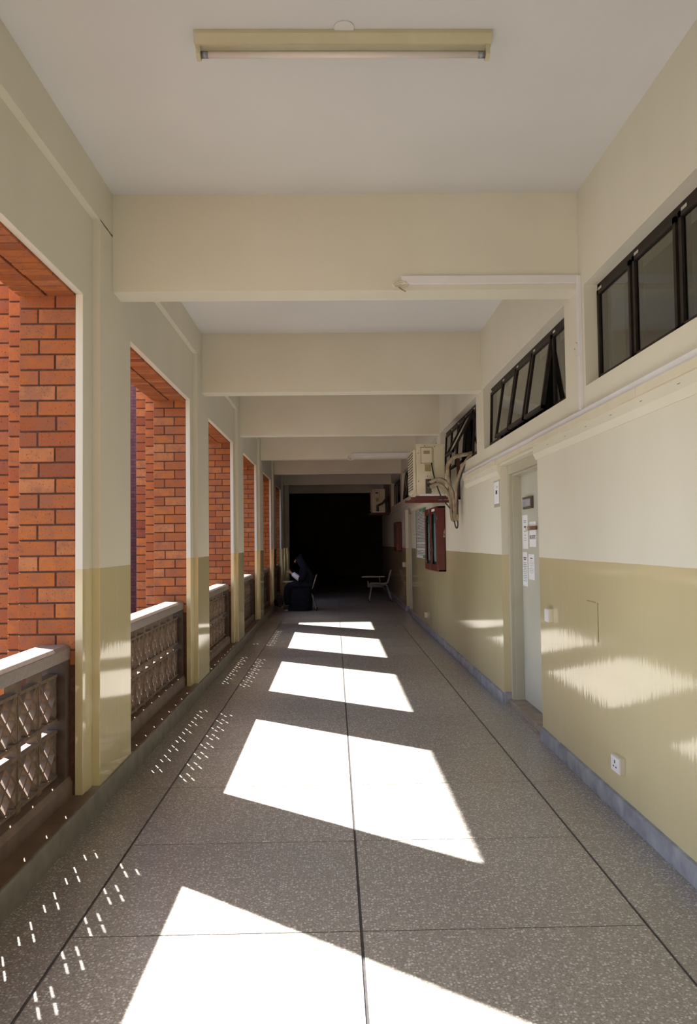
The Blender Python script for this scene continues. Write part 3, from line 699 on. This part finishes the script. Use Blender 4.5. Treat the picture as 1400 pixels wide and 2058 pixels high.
# ------------------------------------------------------------------ tablet chairs
def tube_to(mb, pts, r=.011, seg=8): return mb.tube(catmull(pts, 5), r, seg)
def tablet_chair(cx, cy, label, sd_=1):
    e = tag(empty('tablet_chair', (cx, cy, 0)), label, 'chair')
    def T(p): return (cx+p[0], cy+p[1], p[2])
    # bucket shell: seat curving up into the backrest
    prof = [(-.24, .425), (-.20, .44), (-.08, .432), (.06, .425), (.15, .43), (.20, .46), (.235, .54), (.26, .64), (.285, .73), (.30, .78)]
    mb = MB(); n = 9; th = .008
    prof = catmull([(x, 0, z) for x, z in prof], 3); rows = []
    for i, p in enumerate(prof):
        s = i/(len(prof)-1); w = .215-.03*max(0, (s-.55))/.45-(.05*max(0, s-.9)/.1)
        row = []
        for j in range(n):
            v = -1+2*j/(n-1); dip = .018*v*v
            row.append(T((p.x-(dip if s > .5 else 0), v*w, p.z+(dip if s <= .5 else 0))))
        rows.append(row)
    me = bpy.data.meshes.new('shell'); V = [q for r in rows for q in r]
    F = [(i*n+j, i*n+j+1, (i+1)*n+j+1, (i+1)*n+j) for i in range(len(rows)-1) for j in range(n-1)]
    me.from_pydata(V, [], F); bm = bmesh.new(); bm.from_mesh(me)
    bmesh.ops.recalc_face_normals(bm, faces=bm.faces); bmesh.ops.solidify(bm, geom=bm.faces[:], thickness=th); bm.to_mesh(me); bm.free()
    for p in me.polygons: p.use_smooth = True
    link('seat_shell', me, 'shell', e)
    for sy in (-1, 1):
        for a, nm in (([(-.28, .26*sy, .012), (-.215, .215*sy, .38), (-.17, .205*sy, .41), (0, .20*sy, .412)], 'leg'), ([(.28, .26*sy, .012), (.17, .215*sy, .38), (.12, .205*sy, .41), (0, .20*sy, .412)], 'leg')):
            l = tube_to(MB(), [T(p) for p in a]).build('leg', 'steel', e, 0, True)
            MB().disc(T((a[0][0], a[0][1], 0)), (0, 0, 1), .015, .03, 10).build('rubber_foot', 'rubber', l)
    MB().tube([T((-.262, -.247, .11)), T((-.262, .247, .11))], .008, 8).tube([T((-.12, -.205, .41)), T((-.12, .205, .41))], .008, 8).build('stretcher', 'steel', e, 0, True)
    MB().prism([T2 for T2 in [(cx-.46, cy-.30*sd_), (cx-.47, cy-.08*sd_), (cx-.43, cy+.02*sd_), (cx-.2, cy+.02*sd_), (cx-.1, cy-.14*sd_), (cx+.10, cy-.19*sd_), (cx+.10, cy-.30*sd_)]], 'z', .615, .635).build('writing_tablet', 'board', e, .003)
    tube_to(MB(), [T((-.05, -.21*sd_, .41)), T((-.02, -.27*sd_, .45)), T((-.02, -.275*sd_, .56)), T((-.04, -.25*sd_, .615))]).tube([T((-.04, -.25*sd_, .612)), T((-.35, -.2*sd_, .612))], .009, 8).build('tablet_arm', 'steel', e, 0, True)
    MB().box(cx-.30, cx+.06, cy-.17, cy+.15, .36, .365).box(cx-.305, cx-.295, cy-.17, cy+.15, .36, .50).box(cx-.30, cx+.06, cy+.145, cy+.15, .36, .44).build('book_tray', 'board', e)
tablet_chair(1.13, 19.72, 'empty cream tablet chair standing by the right wall in the shade')
tablet_chair(-.69, 17.44, 'cream tablet chair the seated person in black sits on', -1)

# ------------------------------------------------------------------ seated person
def skin(name, verts, edges, radii, mat, parent, root=0, sub=2, flat=None):
    me = bpy.data.meshes.new(name); me.from_pydata([tuple(v) for v in verts], edges, [])
    o = bpy.data.objects.new(name, me); COL.objects.link(o)
    m = o.modifiers.new('s', 'SKIN'); m.use_smooth_shade = True
    for i, r in enumerate(radii):
        sv = me.skin_vertices[0].data[i]; sv.radius = (r, r) if not isinstance(r, tuple) else r; sv.use_root = (i == root); sv.use_loose = False
    ms = o.modifiers.new('u', 'SUBSURF'); ms.levels = sub; ms.render_levels = sub
    dg = bpy.context.evaluated_depsgraph_get(); nm = bpy.data.meshes.new_from_object(o.evaluated_get(dg)); bpy.data.objects.remove(o)
    nm.name = name; nm.materials.clear()
    for p in nm.polygons: p.use_smooth = True
    return link(name, nm, mat, parent)
PX, PY = -.69, 17.42
person = tag(empty('person', (PX, PY, 0)), 'person in a black robe and headscarf seated on a tablet chair, holding a phone', 'person')
def W_(x, y, z): return (x, PY+y, z)
# body: trunk, head, arms with hands and fingers, legs
V = []; E_ = []; Rd = []
def add(p, r, par=None):
    V.append(p); Rd.append(r)
    if par is not None: E_.append((par, len(V)-1))
    return len(V)-1
pel = add(W_(-.60, 0, .54), .13); wst = add(W_(-.61, 0, .70), .115, pel); che = add(W_(-.65, 0, .86), .12, wst)
nk = add(W_(-.715, 0, .985), .05, che); jaw = add(W_(-.77, 0, 1.04), .058, nk); hd = add(W_(-.785, 0, 1.11), .075, jaw); tp = add(W_(-.775, 0, 1.155), .05, hd)
hands = {}
for sy in (-1, 1):
    sh = add(W_(-.66, .165*sy, .905), .05, che); el = add(W_(-.72, .215*sy, .655), .04, sh); wr_ = add(W_(-.93, .10*sy, .80), .026, el); hands[sy] = wr_
    pa = add(W_(-.975, .075*sy, .835), .025, wr_)
    for i, (dy, ln) in enumerate(((.0, .070), (.018, .076), (.034, .070), (.048, .056))):
        b = add(W_(-.995, (.045+dy)*sy, .855-.006*i), .0095, pa)
        m1 = add(W_(-.995-ln*.45, (.030+dy)*sy, .868-.010*i), .009, b); add(W_(-1.0-ln*.72, (.006+dy*.8)*sy, .858-.012*i), .0078, m1)
    tb = add(W_(-.975, .045*sy, .858), .011, pa); t2 = add(W_(-1.0, .028*sy, .885), .0095, tb); add(W_(-1.02, .02*sy, .897), .008, t2)
    hp = add(W_(-.66, .09*sy, .52), .085, pel); kn = add(W_(-1.04, .11*sy, .515), .062, hp); an = add(W_(-.95, .11*sy, .10), .038, kn); add(W_(-1.0, .115*sy, .05), .034, an)
body = skin('body', V, E_, Rd, 'skin', person)
# face: nose, brow, eyes, mouth as small relief under the scarf edge
MB().tube(catmull([W_(-.852, 0, 1.115), W_(-.876, 0, 1.085), W_(-.885, 0, 1.068), W_(-.862, 0, 1.055)], 4), [.010]*4+[.013]*4+[.016]*4+[.012], 8).build('nose', 'skin', person, 0, True)
for sy in (-1, 1): MB().tube([W_(-.846, .032*sy-.012, 1.108), W_(-.852, .032*sy, 1.107), W_(-.846, .032*sy+.012, 1.108)], [.004, .008, .004], 8).build('eye', 'ink', person, 0, True)
# headscarf over head and shoulders
V = []; E_ = []; Rd = []
a = add(W_(-.745, 0, 1.135), .085); b = add(W_(-.73, 0, 1.07), .10, a); c = add(W_(-.69, 0, .97), .12, b); d = add(W_(-.665, 0, .86), .165, c); add(W_(-.775, 0, 1.165), .055, a)
add(W_(-.67, -.15, .84), .09, d); add(W_(-.67, .15, .84), .09, d); f_ = add(W_(-.80, 0, 1.0), .065, b)
skin('headscarf', V, E_, Rd, 'navy_cloth', person)
# robe: trunk, sleeves, lap, skirt to the floor
V = []; E_ = []; Rd = []
a = add(W_(-.62, 0, .56), .235); b = add(W_(-.615, 0, .72), .205, a); c = add(W_(-.65, 0, .86), .185, b); add(W_(-.69, 0, .95), .11, c); z0_ = add(W_(-.62, 0, .44), .24, a); add(W_(-.63, 0, .36), .22, z0_)
for sy in (-1, 1):
    s1 = add(W_(-.66, .16*sy, .89), .075, c); s2 = add(W_(-.71, .215*sy, .66), .085, s1); add(W_(-.81, .168*sy, .715), .066, s2)
    h1 = add(W_(-.80, .10*sy, .545), .125, a); h2 = add(W_(-1.03, .11*sy, .525), .105, h1); h3 = add(W_(-1.045, .11*sy, .30), .10, h2); h4 = add(W_(-1.025, .11*sy, .17), .092, h3); add(W_(-1.015, .11*sy, .12), .085, h4)
robe = skin('robe', V, E_, Rd, 'black_cloth', person)
sv = []; sf = []; NS, NR = 28, 9
for i in range(NR):
    q = i/(NR-1); zc = .53*(1-q)+.004*q; cxx = -.715-.06*q; hx = .235+.02*q; hy = .25+.05*q
    for j in range(NS):
        a_ = 2*PI*j/NS; fo = (1+.04*q*math.sin(5*a_+1.3)+.025*q*math.sin(9*a_))/(abs(math.cos(a_))**4+abs(math.sin(a_))**4)**.25
        sv.append((cxx+hx*fo*math.cos(a_), PY-.02+hy*fo*math.sin(a_), zc))
for i in range(NR-1):
    for j in range(NS): sf.append((i*NS+j, i*NS+(j+1) % NS, (i+1)*NS+(j+1) % NS, (i+1)*NS+j))
sf.append(tuple(range(NS)))
sm = bpy.data.meshes.new('robe_skirt'); sm.from_pydata(sv, [], sf)
for p in sm.polygons: p.use_smooth = True
link('robe_skirt', sm, 'black_cloth', robe)
for v in robe.data.vertices:
    if v.co.z < .006: v.co.z = .006
for sy in (-1, 1):
    A, B = Vector(W_(-.79, .178*sy, .70)), Vector(W_(-.925, .104*sy, .80))
    MB().tube([A+(B-A)*q for q in (-.1, .3, .7, .97, 1.0)], [.052, .054, .050, .046, .036], 14).build('sleeve_cuff', 'white_cloth', person, 0, True)
    sh = MB().tube(catmull([W_(-0.935, .11*sy, .065), W_(-0.975, .112*sy, .062), W_(-1.035, .115*sy, .05), W_(-1.095, .117*sy, .042), W_(-1.130, .118*sy, .038)], 3), [.038]*4+[.04]*3+[.036]*3+[.030, .024, .012], 12).build('shoe', 'shoe', person, 0, True)
    MB().prism([(-1.135, PY+.11*sy), (-1.115, PY+.08*sy-.0), (-0.995, PY+.075*sy), (-0.905, PY+.08*sy), (-0.900, PY+.14*sy), (-0.995, PY+.15*sy), (-1.105, PY+.15*sy)], 'z', .002, .026).build('shoe_sole', 'sole', sh, .004)
ph = tag(MB().obox(W_(-1.055, 0, .868), (.030, 0, -.018), (0, .036, 0), (.0035, 0, .005)).build('phone', 'phone', None, .001), 'black phone held in the hands of the seated person', 'phone')

# ------------------------------------------------------------------ backpack on the floor
BX = -.03
bp = tag(empty('backpack', (-1.22, 17.300, 0)), 'black backpack slumped on the floor against the kerb by the seated person', 'backpack')
V = []; E_ = []; Rd = []
a = add((-1.20+BX, 17.260, .10), (.10, .12)); b = add((-1.21+BX, 17.270, .20), (.11, .12), a); c = add((-1.23+BX, 17.280, .30), (.075, .10), b)
skin('bag_body', V, E_, Rd, 'bag', bp)
V = []; E_ = []; Rd = []
a = add((-1.155+BX, 17.145, .09), .055); add((-1.17+BX, 17.155, .16), .055, a)
skin('front_pocket', V, E_, Rd, 'bag', bp)
MB().tube(catmull([(-1.25, 17.200, .36), (-1.20, 17.150, .33), (-1.16, 17.130, .22), (-1.155, 17.130, .10)]), .012, 6).build('strap', 'bag', bp, 0, True)
MB().obox((-1.15, 17.125, .10), (.022, .006, -.006), (0, .006, 0), (.004, 0, .018)).build('orange_patch', 'orange', bp, .002)
